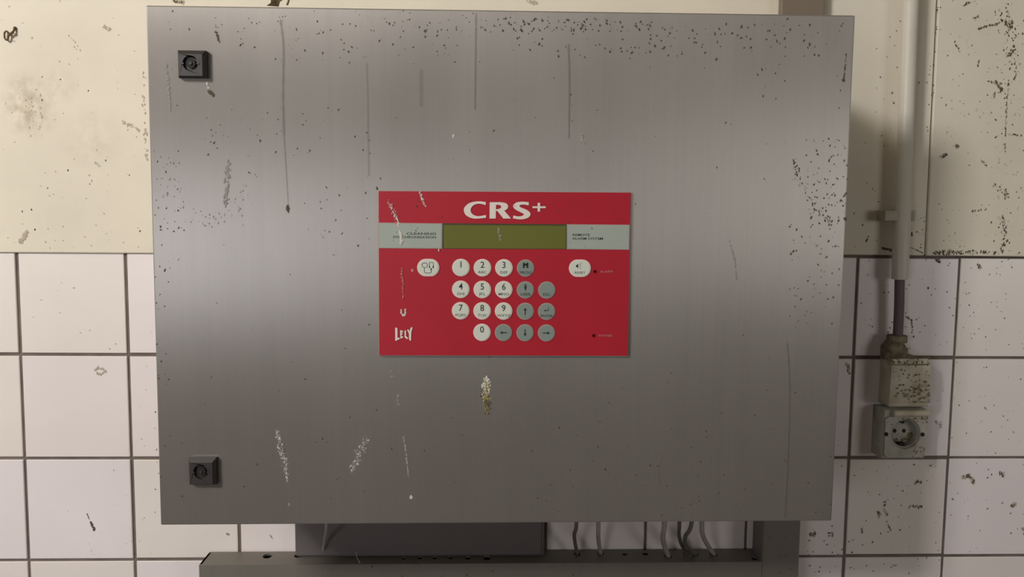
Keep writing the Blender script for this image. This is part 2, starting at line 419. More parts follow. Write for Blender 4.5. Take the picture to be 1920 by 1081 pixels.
# ------------------------------------------------------------------ wall-mounted frame under the cabinet
FY = -0.052                                 # front face of the square tube
fr = empty('mounting_frame', 'dull grey steel frame with holed crossbar fixed to the tiles under the cabinet', 'frame')
zbt = at(936, 1055.5, FY).z                 # top of the crossbar
xbl, xbr = at(373, 1058, FY).x, at(1499, 1040, FY).x
xup = at(1430, 1020, FY).x
bar_h = 0.055
bm = bmesh.new()
# front, back and end faces
box(bm, xbl, xup, FY, FY + 0.003, zbt - bar_h, zbt)
box(bm, xbl, xup, -0.009, -0.006, zbt - bar_h, zbt - 0.003)
box(bm, xbl, xbl + 0.003, FY + 0.003, -0.009, zbt - bar_h, zbt)
box(bm, xbl + 0.003, xup, FY + 0.003, -0.009, zbt - bar_h, zbt - bar_h + 0.003)
obj('crossbar', bm, M['steel_dull'], fr)
# top plate with real holes
bm = bmesh.new(); holes = []
hole_px = [(502, 1041.5, 10, 4.0), (559, 1041, 8, 3.0), (605, 1040, 6, 3.0), (648, 1038.5, 7, 2.5), (694, 1039, 7, 2.5), (757, 1046, 5, 2.5), (787, 1045, 6, 2.5), (815, 1045, 6, 2.5),
           (845, 1044.5, 6, 2.5), (877, 1045, 7, 2.5), (913, 1045, 9, 4.0), (1082, 1038, 7, 3.0), (1126, 1037, 7, 3.0), (1171, 1038, 6, 2.5),
           (1210, 1037, 7, 2.5), (1253, 1042, 8, 4.0), (1287, 1037, 6, 3.0), (1304, 1039, 6.5, 3.0), (1338, 1038.5, 8, 3.5), (1416, 1048, 7, 3.0)]
outer = [(xbl, FY + 0.003), (xup, FY + 0.003), (xup, -0.006), (xbl, -0.006)]
for zz in (zbt, ):
    edges = []
    def loop(pts):
        vs = [bm.verts.new((x, y, zz)) for x, y in pts]
        for i in range(len(vs)): edges.append(bm.edges.new((vs[i], vs[(i + 1) % len(vs)])))
    loop(outer)
    for (u, v, ru, rv) in hole_px:
        p = atz(u, v, zz); y = min(max(p.y, FY + 0.012), -0.016)
        rx = ru * 0.00072
        ry = min(0.009, rx * 1.2)
        holes.append((p.x, y, rx))
        loop([(p.x + rx * math.cos(2 * math.pi * k / 12), y + ry * math.sin(2 * math.pi * k / 12)) for k in range(12)])
    bmesh.ops.triangle_fill(bm, use_beauty=True, edges=edges)
# give the plate its thickness
ret = bmesh.ops.extrude_face_region(bm, geom=bm.faces[:])
for v in [g for g in ret['geom'] if isinstance(g, bmesh.types.BMVert)]: v.co.z -= 0.003
obj('bar_top', bm, M['steel_dull'], fr)
bm = rbox(xup, xbr, FY, -0.006, zbt - bar_h, at(1450, 900, FY).z + 0.42, 0.002, 1)
obj('upright', bm, M['steel_dull'], fr)
specks('dirt', [(380, 1058, 1480, 1080, 14, 0.8, 2.0), (1440, 985, 1495, 1075, 8, 0.8, 2.2)], FY, M['dirt'], fr, 61)

# dark flat enclosure standing on the crossbar, behind
be = empty('junction_box', 'dark grey sheet metal box standing on the crossbar behind the cables', 'box')
BY = -0.030
qa = px_quad(555, 960, 1020, 1033, BY)
bx0, bx1, bz0 = qa[0][0], qa[1][0], zbt + 0.0005
bm = rbox(bx0, bx1, BY + 0.003, -0.006, bz0, bz0 + 0.16, 0.0012, 1); obj('body', bm, M['dark_sheet'], be)
bm = rbox(bx0 - 0.001, bx1 - 0.004, BY, BY + 0.003, bz0 + 0.003, bz0 + 0.155, 0.001, 1); obj('cover', bm, M['dark_sheet'], be)

# ------------------------------------------------------------------ the control cabinet
cab = empty('control_cabinet', 'wide brushed steel wall cabinet with a red keypad panel and two black latches', 'cabinet')
YF = -D
cor = [at(301, 984, YF), at(1559.5, 976, YF), at(1604, 28.5, YF), at(273, 9.5, YF)]
dq = [(p.x, p.z) for p in cor]
bm = bmesh.new(); hexa(bm, dq, YF, YF + 0.018); bevel(bm, 0.0016, 2)
uv = bm.loops.layers.uv.new('UVMap')
for f in bm.faces:
    for l in f.loops: l[uv].uv = (l.vert.co.x + l.vert.co.y * 0.3, l.vert.co.z + l.vert.co.y * 0.2)
door = obj('door', bm, M['steel'], cab)
bx = (dq[0][0] + 0.014, dq[1][0] - 0.014, dq[0][1] + 0.014, dq[3][1] - 0.014)
bm = rbox(bx[0], bx[1], YF + 0.0195, FY, bx[2], bx[3], 0.002, 1)
uv = bm.loops.layers.uv.new('UVMap')
for f in bm.faces:
    for l in f.loops: l[uv].uv = (l.vert.co.x + l.vert.co.y, l.vert.co.z)
obj('body', bm, M['steel'], cab)
bm = rbox(bx[0] + 0.004, bx[1] - 0.004, YF + 0.0175, YF + 0.02, bx[2] + 0.004, bx[3] - 0.004, 0); obj('door_gasket', bm, M['blackdeep'], cab)
# round gland under the left end
g0 = at(418, 984, -0.17)
bm = bmesh.new(); tube(bm, [(g0.x, -0.17, bx[2] + 0.002), (g0.x, -0.17, bx[2] - 0.009), (g0.x, -0.17, bx[2] - 0.0135)], [0.027, 0.027, 0.020], 24)
obj('cable_gland', bm, M['black'], cab, smooth=True)

def latch(u0, v0, u1, v1):
    q = px_quad(u0, v0, u1, v1, YF - 0.006)
    x0, x1 = (q[0][0] + q[3][0]) / 2, (q[1][0] + q[2][0]) / 2; z0, z1 = (q[0][1] + q[1][1]) / 2, (q[2][1] + q[3][1]) / 2
    cx, cz = (x0 + x1) / 2 - 0.001, (z0 + z1) / 2 + 0.0005
    bm = bmesh.new()                        # square housing with sloping sides
    o = [(x0, z0), (x1, z0), (x1, z1), (x0, z1)]; t = 0.0035
    i = [(x0 + t * 0.6, z0 + t * 0.5), (x1 - t, z0 + t * 0.5), (x1 - t, z1 - t * 1.3), (x0 + t * 0.6, z1 - t * 1.3)]
    a = [bm.verts.new((x, YF - 0.0004, z)) for x, z in o]; b = [bm.verts.new((x, YF - 0.006, z)) for x, z in o]; c = [bm.verts.new((x, YF - 0.0095, z)) for x, z in i]
    # round recess ring in the face
    n = 24; ring = [bm.verts.new((cx + 0.0085 * math.cos(2 * math.pi * k / n), YF - 0.0095, cz + 0.0085 * math.sin(2 * math.pi * k / n))) for k in range(n)]
    deep = [bm.verts.new((cx + 0.0075 * math.cos(2 * math.pi * k / n), YF - 0.006, cz + 0.0075 * math.sin(2 * math.pi * k / n))) for k in range(n)]
    for k in range(4):
        bm.faces.new((a[k], a[(k + 1) % 4], b[(k + 1) % 4], b[k])); bm.faces.new((b[k], b[(k + 1) % 4], c[(k + 1) % 4], c[k]))
    cc = {0: 3, 1: 2, 2: 1, 3: 0}           # c order: bl, br, tr, tl; ring starts at +x going up
    def ang(k): return 2 * math.pi * k / n
    quadr = lambda k: int(((ang(k) + math.pi / 4) % (2 * math.pi)) // (math.pi / 2))   # 0 right,1 top,2 left,3 bottom
    corner = {0: (c[1], c[2]), 1: (c[2], c[3]), 2: (c[3], c[0]), 3: (c[0], c[1])}
    for k in range(n):
        k2 = (k + 1) % n; s = quadr(k); s2 = quadr(k2)
        bm.faces.new((ring[k], ring[k2], corner[s][1]))
        if s2 != s: pass
        bm.faces.new((ring[k2], ring[k], deep[k], deep[k2]))
    for s in range(4):
        ks = [k for k in range(n) if quadr(k) == s]
        ks.sort(key=lambda k: (ang(k) + math.pi / 4) % (2 * math.pi))
        bm.faces.new((corner[s][0], ring[ks[0]], corner[s][1]))
    bm.faces.new(deep[::-1])
    h = obj('latch', bm, M['black'], cab)
    bm = bmesh.new(); disc(bm, cx, cz, 0.0052, 0.0052, YF - 0.0085, YF - 0.0058, 20)      # turning insert with its double-bit key slot
    obj('lock_insert', bm, M['blackdeep'], h, smooth=True)
    bm = bmesh.new(); disc(bm, cx, cz, 0.0017, 0.0017, YF - 0.0098, YF - 0.0084, 12)
    box(bm, cx - 0.0105, cx - 0.0070, YF - 0.0102, YF - 0.0094, cz - 0.0012, cz + 0.0004); box(bm, cx + 0.0070, cx + 0.0105, YF - 0.0102, YF - 0.0094, cz - 0.0012, cz + 0.0004)
    obj('lock_pin', bm, M['black'], h)
    return h
latch(334, 94.5, 387, 146); latch(354.5, 858, 405.5, 908)

# ---- red keypad panel
YP = YF - 0.0045
kq = [(p.x, p.z) for p in (at(711, 665.5, YP), at(1177, 666.5, YP), at(1182.5, 361, YP), at(710, 358, YP))]
s = 0.000618
bm = bmesh.new(); hexa(bm, [(kq[0][0] - s, kq[0][1] - s), (kq[1][0] + s, kq[1][1] - s), (kq[2][0] + s, kq[2][1] + s), (kq[3][0] - s, kq[3][1] + s)], YP + 0.0006, YF - 0.0003)
pan = obj('keypad_panel', bm, M['panel_edge'], cab)
bm = bmesh.new(); hexa(bm, kq, YP, YP + 0.0008); obj('red_membrane', bm, M['red'], pan)
T = YP - 0.0004                             # printing plane on the membrane
def strip(u0, v0, u1, v1, mt, name, y0=T, y1=YP + 0.0002):
    q = [(p.x, p.z) for p in (at(*u0, YP), at(*v0, YP), at(*u1, YP), at(*v1, YP))]
    bm = bmesh.new(); hexa(bm, q, y0, y1); return obj(name, bm, mt, pan)
strip((710.5, 465), (829, 466), (829.5, 418.5), (710, 417), M['panel_edge'], 'strip_edge')
strip((711.5, 464), (827.5, 464.5), (828, 420), (711.5, 418.5), M['strip'], 'label_strip', T - 0.0002)
strip((1062.5, 467), (1180, 468), (1181, 421), (1062.5, 420), M['panel_edge'], 'strip_edge')
strip((1064.5, 466), (1178.5, 467), (1179.5, 422), (1064.5, 421.5), M['strip'], 'label_strip', T - 0.0002)
strip((829.5, 466), (1062.5, 467), (1062.5, 420), (829.5, 418), M['lcd_frame'], 'display_frame', YP - 0.0002)
tag(strip((832, 465), (1061, 466), (1061, 423), (832, 421.5), M['lcd'], 'display', YP - 0.0004), 'blank olive green display window')

bm = bmesh.new()
def txt(s_, u, v, h_px, mi=0, align='CENTER', sx=1.0, bold=0.0, y=T - 0.0003, mm=None):
    p = at(u, v, YP); text_faces(mm if mm is not None else bm, s_, p.x, p.z, y, h_px * 0.000615 / 0.72, mi, align, sx, bold)
txt('CLEANING', 818, 438.2, 4.4, 0, 'RIGHT', 1.85, 0.012)
txt('SYNCHRONISATION', 818, 444.8, 4.4, 0, 'RIGHT', 1.42, 0.012)
obj_flat('strip_lettering', bm, M['ink'], pan); bm = bmesh.new()
txt('REMOTE', 1073, 440.2, 4.4, 0, 'LEFT', 1.42, 0.012)
txt('ALARM SYSTEM', 1073, 447, 4.4, 0, 'LEFT', 1.38, 0.012)
obj_flat('strip_lettering', bm, M['ink'], pan)
bm = bmesh.new()
txt('ALARM', 1125, 509, 4.6, 0, 'LEFT', 1.2); obj_flat('indicator_lettering', bm, M['pink_print'], pan); bm = bmesh.new(); txt('POWER', 1122, 629, 4.6, 0, 'LEFT', 1.2)
obj_flat('indicator_lettering', bm, M['pink_print'], pan)
# the big title, drawn stroke by stroke (picture pixels on the panel)
bm = bmesh.new()
def pt(u, v):
    p = at(u, v, YP); return (p.x, p.z)
def stroke(px, w, n=8):
    P = curve([(u, v, 0) for u, v in px], n); Wd = curve([(k, 0, 0) for k in w], n)
    ribbon(bm, [pt(p.x, p.y) for p in P], [k.x * 0.000618 for k in Wd], T - 0.0003)
_lay = [0]
def shape(px):
    _lay[0] += 1; poly(bm, [pt(u, v) for u, v in px], T - 0.0003 - _lay[0] * 0.00002)
def Z(x, y): return (860 + x / 10.667, 365 + y / 10.667)   # coordinates measured on the enlarged picture
def filled(outer_px, n=6, closed=True):
    shape([Z(*q) for q in outer_px])
# C: outer and inner arcs joined quad by quad
def between(a, b, n=10):
    A = curve([(u, v, 0) for u, v in a], n); B = curve([(u, v, 0) for u, v in b], n)
    va = [bm.verts.new((pt(p.x, p.y)[0], T - 0.0003, pt(p.x, p.y)[1])) for p in A]
    vb = [bm.verts.new((pt(p.x, p.y)[0], T - 0.0003, pt(p.x, p.y)[1])) for p in B]
    for i in range(len(va) - 1): bm.faces.new((va[i], va[i + 1], vb[i + 1], vb[i]))
between([Z(545, 145), Z(400, 130), Z(230, 158), Z(125, 240), Z(105, 320), Z(150, 410), Z(270, 468), Z(400, 474), Z(548, 458)],
        [Z(540, 205), Z(420, 178), Z(320, 195), Z(258, 250), Z(240, 315), Z(268, 378), Z(340, 418), Z(420, 424), Z(545, 402)])
# R: stem, bowl, leg
filled([(620, 148), (748, 148), (742, 474), (618, 474)])
between([Z(740, 148), Z(850, 148), Z(950, 172), Z(988, 225), Z(965, 285), Z(890, 318), Z(742, 322)],
        [Z(740, 200), Z(790, 200), Z(835, 212), Z(852, 240), Z(835, 268), Z(790, 284), Z(742, 290)])
filled([(755, 300), (900, 300), (1048, 474), (892, 474)])
# S
between([Z(1402, 150), Z(1290, 138), Z(1160, 152), Z(1090, 215), Z(1120, 282), Z(1230, 345), Z(1300, 385), Z(1270, 420), Z(1190, 430), Z(1092, 412)],
        [Z(1398, 212), Z(1320, 195), Z(1240, 200), Z(1215, 220), Z(1250, 255), Z(1360, 300), Z(1435, 375), Z(1390, 455), Z(1250, 490), Z(1085, 472)])
filled([(1475, 230), (1740, 230), (1740, 266), (1475, 266)]); filled([(1578, 160), (1628, 160), (1628, 231), (1578, 231)]); filled([(1578, 265), (1628, 265), (1628, 335), (1578, 335)])
obj_flat('title_lettering', bm, M['white_print'], pan); bm = bmesh.new()
# maker's wordmark, four tapering letters
def Q(x, y): return (735 + x / 27.02, 605 + y / 27.02)
def small(px): shape([Q(*q) for q in px])
small([(165, 215), (285, 275), (280, 745), (400, 745), (380, 820), (190, 905), (165, 880)])
small([(415, 365), (480, 370), (570, 425), (560, 475), (488, 470), (488, 530), (550, 530), (550, 590), (488, 590), (488, 670), (565, 665), (560, 740), (440, 800), (425, 700)])
small([(640, 380), (715, 370), (712, 660), (815, 745), (785, 825), (640, 725)])
small([(770, 345), (840, 315), (885, 440), (955, 215), (1050, 225), (980, 480), (968, 880), (935, 905), (865, 830), (862, 540)])
obj_flat('maker_lettering', bm, M['white_print'], pan)
# indicator lamps
for u, v, nm in ((1115.5, 508.5, 'alarm'), (1113, 628.5, 'power')):
    p = at(u, v, YP); bm = bmesh.new(); disc(bm, p.x, p.z, 0.0019, 0.0019, YP - 0.0006, YP, 12); obj('indicator_lamp', bm, M['reddark'], pan)
p = at(773, 506.5, YP); bm = bmesh.new(); disc(bm, p.x, p.z, 0.0015, 0.0020, YP - 0.0006, YP, 12); obj('indicator_lamp', bm, M['pink_print'], pan)

def arrow(bm, p, ang, L=0.0085, y=T):       # ang 0 = right
    ca, sa = math.cos(ang), math.sin(ang)
    def tr(a, b): return (p[0] + a * ca - b * sa, p[1] + a * sa + b * ca)
    w = 0.00055
    poly(bm, [tr(-L / 2, -w), (tr(L / 2 - 0.003, -w)), tr(L / 2 - 0.003, w), tr(-L / 2, w)], y, mi=2)
    poly(bm, [tr(L / 2 - 0.0032, -0.0019), tr(L / 2, 0), tr(L / 2 - 0.0032, 0.0019)], y, mi=2)
def key(u, v, kind, main='', sub='', icon=None, label=None, wide=False):
    p = at(u, v, YP); r = 0.0102 if kind == 'white' else 0.0100
    fl = 0.0026 if wide else 0.0
    bm = bmesh.new(); y0 = YP - 0.0008
    disc(bm, p.x, p.z, r, r, y0, YP, 32, 0, flat=fl)                     # rim
    disc(bm, p.x, p.z, r * 0.89, r * 0.89, y0 - 0.0005, y0, 32, 1, flat=fl)   # face
    yt = y0 - 0.0007
    if main: text_faces(bm, main, p.x, p.z + 0.0031, yt, 0.0104, 2, 'CENTER', 0.95, 0.004)
    if sub: text_faces(bm, sub, p.x, p.z - 0.0052, yt, 0.0042 if len(sub) < 5 else 0.0038, 3 if kind == 'white' else 2, 'CENTER', 1.25, 0.004)
    if icon in ('up', 'down', 'left', 'right'):
        arrow(bm, (p.x, p.z), {'right': 0, 'up': math.pi / 2, 'left': math.pi, 'down': -math.pi / 2}[icon], y=yt)
    if icon == 'prog':                       # little gate-like pictogram
        for x in (-0.0021, 0.0021):
            poly(bm, [(p.x + x - 0.0012, p.z + 0.0002), (p.x + x + 0.0012, p.z + 0.0002), (p.x + x + 0.0009, p.z + 0.0064), (p.x + x - 0.0009, p.z + 0.0064)], yt, mi=2)
        poly(bm, [(p.x - 0.002, p.z + 0.0030), (p.x + 0.002, p.z + 0.0030), (p.x + 0.002, p.z + 0.0052), (p.x - 0.002, p.z + 0.0052)], yt, mi=2)
    if icon == 'user':
        poly(bm, [(p.x + 0.0010 * math.cos(a * math.pi / 5), p.z + 0.0058 + 0.0010 * math.sin(a * math.pi / 5)) for a in range(10)], yt, mi=2)
        poly(bm, [(p.x - 0.0005, p.z - 0.0006), (p.x + 0.0005, p.z - 0.0006), (p.x + 0.0016, p.z + 0.0046), (p.x - 0.0016, p.z + 0.0046)], yt, mi=2)
    if icon == 'enter':
        poly(bm, [(p.x - 0.0014, p.z + 0.0008), (p.x + 0.0024, p.z + 0.0008), (p.x + 0.0024, p.z + 0.0015), (p.x - 0.0014, p.z + 0.0015)], yt, mi=2)
        poly(bm, [(p.x + 0.0018, p.z + 0.0015), (p.x + 0.0024, p.z + 0.0015), (p.x + 0.0024, p.z + 0.0046), (p.x + 0.0018, p.z + 0.0046)], yt, mi=2)
        poly(bm, [(p.x - 0.0030, p.z + 0.00115), (p.x - 0.0010, p.z - 0.0002), (p.x - 0.0010, p.z + 0.0025)], yt, mi=2)
    if icon == 'horn':
        poly(bm, [(p.x - 0.0048, p.z + 0.0020), (p.x - 0.0036, p.z + 0.0012), (p.x - 0.0022, p.z), (p.x - 0.0022, p.z + 0.0052), (p.x - 0.0036, p.z + 0.0040), (p.x - 0.0048, p.z + 0.0032)], yt, mi=2)
        for k in range(3):
            a = (k - 1) * 0.5
            ribbon(bm, [(p.x - 0.0008, p.z + 0.0026 + a * 0.003), (p.x + 0.0014, p.z + 0.0026 + a * 0.0065)], [0.0005, 0.0005], yt, 3)
    if icon == 'link':                       # two little machines joined by a looped arrow
        def ringp(cx, cz, rx, rz, n, mi):
            P = [(cx + rx * math.cos(2 * math.pi * k / n + 0.4), cz + rz * math.sin(2 * math.pi * k / n + 0.4)) for k in range(n + 1)]
            ribbon(bm, P, [0.0007] * (n + 1), yt, mi)
        ringp(p.x - 0.0040, p.z + 0.0028, 0.0032, 0.0028, 12, 3)
        ribbon(bm, [(p.x + 0.0014, p.z + 0.0002), (p.x + 0.0014, p.z + 0.0060), (p.x + 0.0052, p.z + 0.0060), (p.x + 0.0062, p.z + 0.0040), (p.x + 0.0058, p.z + 0.0004)], [0.0007] * 5, yt, 3)
        poly(bm, [(p.x + 0.0010, p.z - 0.0004), (p.x + 0.0021, p.z - 0.0004), (p.x + 0.0021, p.z + 0.0018), (p.x + 0.0010, p.z + 0.0018)], yt, mi=2)
        poly(bm, [(p.x + 0.0050, p.z - 0.0004), (p.x + 0.0065, p.z - 0.0004), (p.x + 0.0062, p.z + 0.0020), (p.x + 0.0052, p.z + 0.0020)], yt, mi=2)
        ribbon(bm, [(p.x - 0.0044, p.z - 0.0006), (p.x - 0.0044, p.z - 0.0050), (p.x - 0.0034, p.z - 0.0062), (p.x + 0.0024, p.z - 0.0062), (p.x + 0.0034, p.z - 0.0050), (p.x + 0.0034, p.z - 0.0016)], [0.0007] * 6, yt, 3)
        poly(bm, [(p.x + 0.0022, p.z - 0.0024), (p.x + 0.0046, p.z - 0.0024), (p.x + 0.0034, p.z - 0.0002)], yt, mi=2)
    bm.normal_update()
    for f in bm.faces:
        if f.material_index >= 2 and f.normal.y > 0: f.normal_flip()
        if f.material_index < 2 and abs(f.normal.y) > 0.9 and f.calc_center_median().y < YP - 0.0003 and f.normal.y > 0: f.normal_flip()
    me = bpy.data.meshes.new('button'); bm.to_mesh(me); bm.free()
    o = link('button', me, [M['rim_' + kind], M['key_' + kind], M['ink'], M['ink2']], pan)
    if label: o['label'] = label
cx_ = [864, 904.3, 944.5, 985, 1025]; ry_ = [501.5, 542.3, 582.3, 622.5]
def kp(c, r):
    return cx_[c] + (0.5 - 0.5 * r) * 0.6, ry_[r] + (c - 1) * 0.35
num = [('1', ''), ('2', 'ABC'), ('3', 'DEF'), ('4', 'GHI'), ('5', 'JKL'), ('6', 'MNO'), ('7', 'PQRS'), ('8', 'TUV'), ('9', 'WXYZ')]
for k, (a, b) in enumerate(num):
    key(*kp(k % 3, k // 3), 'white', a, b, label='white round key printed with the digit ' + a)
key(*kp(1, 3), 'white', '0', '', label='white round key printed with the digit 0')
key(*kp(3, 0), 'grey', '', 'PROG', 'prog', 'grey round key printed PROG')
key(*kp(3, 1), 'grey', '', 'USER', 'user', 'grey round key printed USER with a small figure')
key(*kp(4, 1), 'grey', '', 'ESC', None, 'grey round key with only small letters at its foot')
key(*kp(3, 2), 'grey', '', '', 'up', 'grey round key with an up arrow')
key(*kp(4, 2), 'grey', '', 'ENTER', 'enter', 'grey round key printed ENTER')
key(*kp(2, 3), 'grey', '', '', 'left', 'grey round key with a left arrow')
key(*kp(3, 3), 'grey', '', '', 'down', 'grey round key with a down arrow')
key(*kp(4, 3), 'grey', '', '', 'right', 'grey round key with a right arrow')
key(803, 501.3, 'white', '', '', 'link', 'white oval key with two linked outlines', wide=True)
key(1087.2, 502.5, 'white', '', 'RESET', 'horn', 'white oval key printed RESET with a horn', wide=True)

# ---- marks on the door and panel
w, ws, dk, yl = M['drop_white'], M['drop_soft'], M['dirt'], M['drop_yellow']
smear('smear', [(519, 805), (527, 840), (537, 870), (538, 900)], 9, 170, (0.5, 1.5), YF, [w, ws, ws], cab, 1)
smear('smear', [(688, 823), (672, 855), (659, 882)], 13, 130, (0.5, 1.6), YF, [w, ws, ws], cab, 2)
smear('smear', [(913, 708), (912, 740), (912, 772)], 11, 330, (0.8, 1.9), YF, [w, yl, dk], cab, 3,
      mif=lambda t: rnd.choice([0, 0, 0, 1]) if t < .35 else (rnd.choice([0, 1, 1, 2]) if t < .62 else rnd.choice([2, 2, 2, 1])))
smear('smear', [(757, 818), (762, 850), (766, 895)], 2, 60, (0.6, 2.0), YF, [ws], cab, 4)
smear('smear', [(770, 931), (772, 932)], 2, 10, (1, 2), YF, [w], cab, 5)
smear('smear', [(541, 943), (543, 947)], 3, 14, (0.8, 1.6), YF, [ws], cab, 6)
smear('smear', [(312, 120), (316, 165), (320, 210)], 3, 100, (0.8, 2.2), YF, [ws], cab, 7)
smear('smear', [(388, 152), (391, 166)], 2, 20, (0.8, 1.6), YF, [w, ws], cab, 8)
smear('smear', [(391, 170), (402, 180)], 4, 26, (1.2, 2.6), YF, [dk], cab, 9)
smear('smear', [(404, 57), (412, 80)], 3, 30, (0.8, 1.6), YF, [M['run'], dk], cab, 10)
smear('smear', [(538, 386), (541, 395)], 3, 26, (1.2, 2.4), YF, [dk], cab, 11)
smear('smear', [(1091, 250), (1090, 265)], 2, 20, (0.8, 1.8), YF, [w, ws], cab, 12)
smear('smear', [(850, 252), (850, 256)], 2, 8, (0.8, 1.6), YF, [w], cab, 13)
smear('smear', [(1587, 98), (1582, 150)], 1.5, 34, (0.6, 1.4), YF, [dk], cab, 14)
smear('smear', [(1580, 150), (1583, 152)], 2, 12, (1, 1.8), YF, [dk], cab, 15)
smear('smear', [(1368, 450), (1378, 490), (1381, 525)], 2, 60, (0.6, 1.8), YF, [ws], cab, 16)
smear('smear', [(730, 690), (745, 740), (748, 765)], 5, 26, (0.6, 1.6), YF, [ws], cab, 17)
smear('smear', [(428, 300), (424, 385)], 9, 60, (1, 3), YF, [ws], cab, 18)
smear('smear', [(300, 280), (340, 400), (420, 420), (470, 350)], 40, 90, (0.6, 1.8), YF, [ws, M['run']], cab, 19)
smear('smear', [(1490, 300), (1500, 340), (1530, 390), (1560, 420)], 12, 90, (0.7, 1.8), YF, [M['run'], dk], cab, 20)
smear('smear', [(728, 378), (738, 395), (745, 415), (748, 422)], 6, 80, (0.6, 1.7), T, [w, M['drop_pink'], M['drop_pink']], pan, 21)
smear('smear', [(749, 432), (752, 447), (753, 456)], 4, 60, (0.6, 1.6), T - 0.0004, [w], pan, 22)
smear('smear', [(786, 359), (791, 372), (798, 386)], 3, 40, (0.6, 1.5), T, [w, M['drop_pink']], pan, 23)
smear('smear', [(753, 503), (755, 525), (756, 560)], 3, 60, (0.5, 1.4), T, [M['drop_pink']], pan, 24)
smear('smear', [(752, 579), (753, 589), (757, 591), (760, 588), (760, 579)], 1.2, 60, (0.8, 1.4), T, [w], pan, 25)
smear('smear', [(934, 428), (937, 440), (938, 450)], 4, 22, (0.6, 1.4), T, [ws], pan, 26)
smear('smear', [(822, 466), (823, 470)], 1.5, 10, (0.6, 1.4), T - 0.0004, [w], pan, 27)
specks('fly_specks', [(300, 20, 900, 60, 60, 0.5, 1.3), (440, 40, 900, 120, 70, 0.5, 1.7), (900, 32, 1200, 60, 110, 0.5, 1.9), (960, 45, 1330, 110, 70, 0.6, 2.0),
                      (1200, 35, 1590, 90, 60, 0.6, 2.1), (1300, 60, 1590, 190, 26, 0.7, 2.0), (360, 200, 700, 300, 36, 0.6, 1.8), (290, 300, 340, 440, 30, 0.6, 1.7),
                      (600, 330, 720, 480, 24, 0.6, 1.8), (300, 60, 1590, 960, 130, 0.5, 1.6), (1510, 260, 1590, 420, 90, 0.5, 2.0), (1480, 420, 1575, 620, 70, 0.5, 1.9),
                      (290, 420, 320, 960, 30, 0.6, 2.0), (320, 800, 1560, 970, 40, 0.6, 1.7), (1040, 700, 1560, 960, 26, 0.6, 1.7)], YF, M['dirt'], cab, 33)
specks('fly_specks', [(712, 360, 1178, 416, 14, 0.5, 1.2), (712, 420, 828, 464, 8, 0.5, 1.2), (1066, 424, 1178, 464, 6, 0.5, 1.2)], T - 0.0003, M['dirt'], pan, 34)
def run(px, wpx, mt=None):                   # dried vertical run down the door
    bm = bmesh.new(); P = curve([(p.x, p.z, 0) for p in [at(u, v, YF) for u, v in px]], 6)
    n = len(P); ribbon(bm, [(p.x, p.y) for p in P], [wpx * 0.00062 * (0.55 + 0.45 * math.sin(k * 1.7) ** 2) for k in range(n)], YF - 0.00015)
    return tag(obj_flat('run_mark', bm, mt or M['run'], cab))
run([(526, 36), (532, 90), (531, 180), (533, 255)], 6); run([(533, 255), (537, 320), (541, 388)], 3.5)
run([(688, 118), (690, 180), (691, 260), (692, 330)], 5, M['run_pale']); run([(893, 25), (892, 110), (891, 205)], 5)
run([(1066, 82), (1068, 150), (1067, 260)], 5); run([(790, 130), (790, 200)], 9, M['run_pale']); run([(1476, 640), (1481, 720), (1478, 860), (1472, 970)], 4)
run([(1245, 850), (1236, 880), (1237, 910)], 2); run([(1300, 930), (1300, 968)], 4, M['run_pale'])

# ------------------------------------------------------------------ things on the wall at the right
tr = empty('cable_trunking', 'flat taupe trunking strip running up the wall behind the right end of the cabinet top', 'trunking')
xa, xc = at(1466, 10, -0.022), at(1544, 10, -0.022)
bm = rbox(xa.x, xc.x, -0.020, -0.0075, dq[2][1] - 0.20, ROOM_T - 0.002, 0.001, 1); obj('base', bm, M['trunk'], tr)
bm = rbox(xa.x - 0.001, xc.x + 0.001, -0.024, -0.019, dq[2][1] - 0.20, ROOM_T - 0.002, 0.0015, 2); obj('lid', bm, M['trunk'], tr)

co = empty('conduit_pipe', 'white plastic conduit pipe coming down the wall right of the cabinet', 'pipe')
PYc = -0.026
ct, cb = at(1708, 0, PYc), at(1687, 523, PYc); rad = 0.0107
dv = (ct - cb).normalized(); top = cb + dv * ((ROOM_T - 0.002 - cb.z) / dv.z)
bm = bmesh.new(); n = 24
pts = [cb, cb + dv * 0.105, cb + dv * 0.107, top]; tube(bm, pts, [rad + 0.0008, rad + 0.0008, rad - 0.0002, rad - 0.0002], n, cap=False)
inner = [cb, cb + dv * 0.1]; tube(bm, inner, [rad - 0.001, rad - 0.001], n, cap=False)
a = [v for v in bm.verts if abs((v.co - cb).dot(dv)) < 1e-5]
es = [e for e in bm.edges if len(e.link_faces) == 1 and all(v in a for v in e.verts)]
bmesh.ops.bridge_loops(bm, edges=es)
obj('pipe', bm, M['pvc'], co, smooth=True)
cl = empty('pipe_clip', 'grey plastic saddle clip holding the conduit pipe to the plaster', 'clip')
c0 = at(1693, 404, PYc)
l0, l1 = at(1656, 404, PYc), at(1683, 404, PYc)
zc0, zc1 = at(1670, 414, PYc).z, at(1670, 394, PYc).z
bm = rbox(l0.x, c0.x - rad + 0.001, PYc - 0.006, PY - 0.0002, zc0, zc1, 0.0015); obj('left_jaw', bm, M['clip'], cl)
r1 = at(1719, 404, PYc)
bm = rbox(c0.x + rad + 0.0012, r1.x, PYc + 0.004, PY - 0.0002, zc0, zc1, 0.0015); obj('right_jaw', bm, M['clip'], cl)
bm = rbox(c0.x - rad - 0.001, c0.x + rad + 0.0015, PY - 0.006, PY - 0.0002, zc0, zc1, 0.001); obj('saddle', bm, M['clip'], cl)

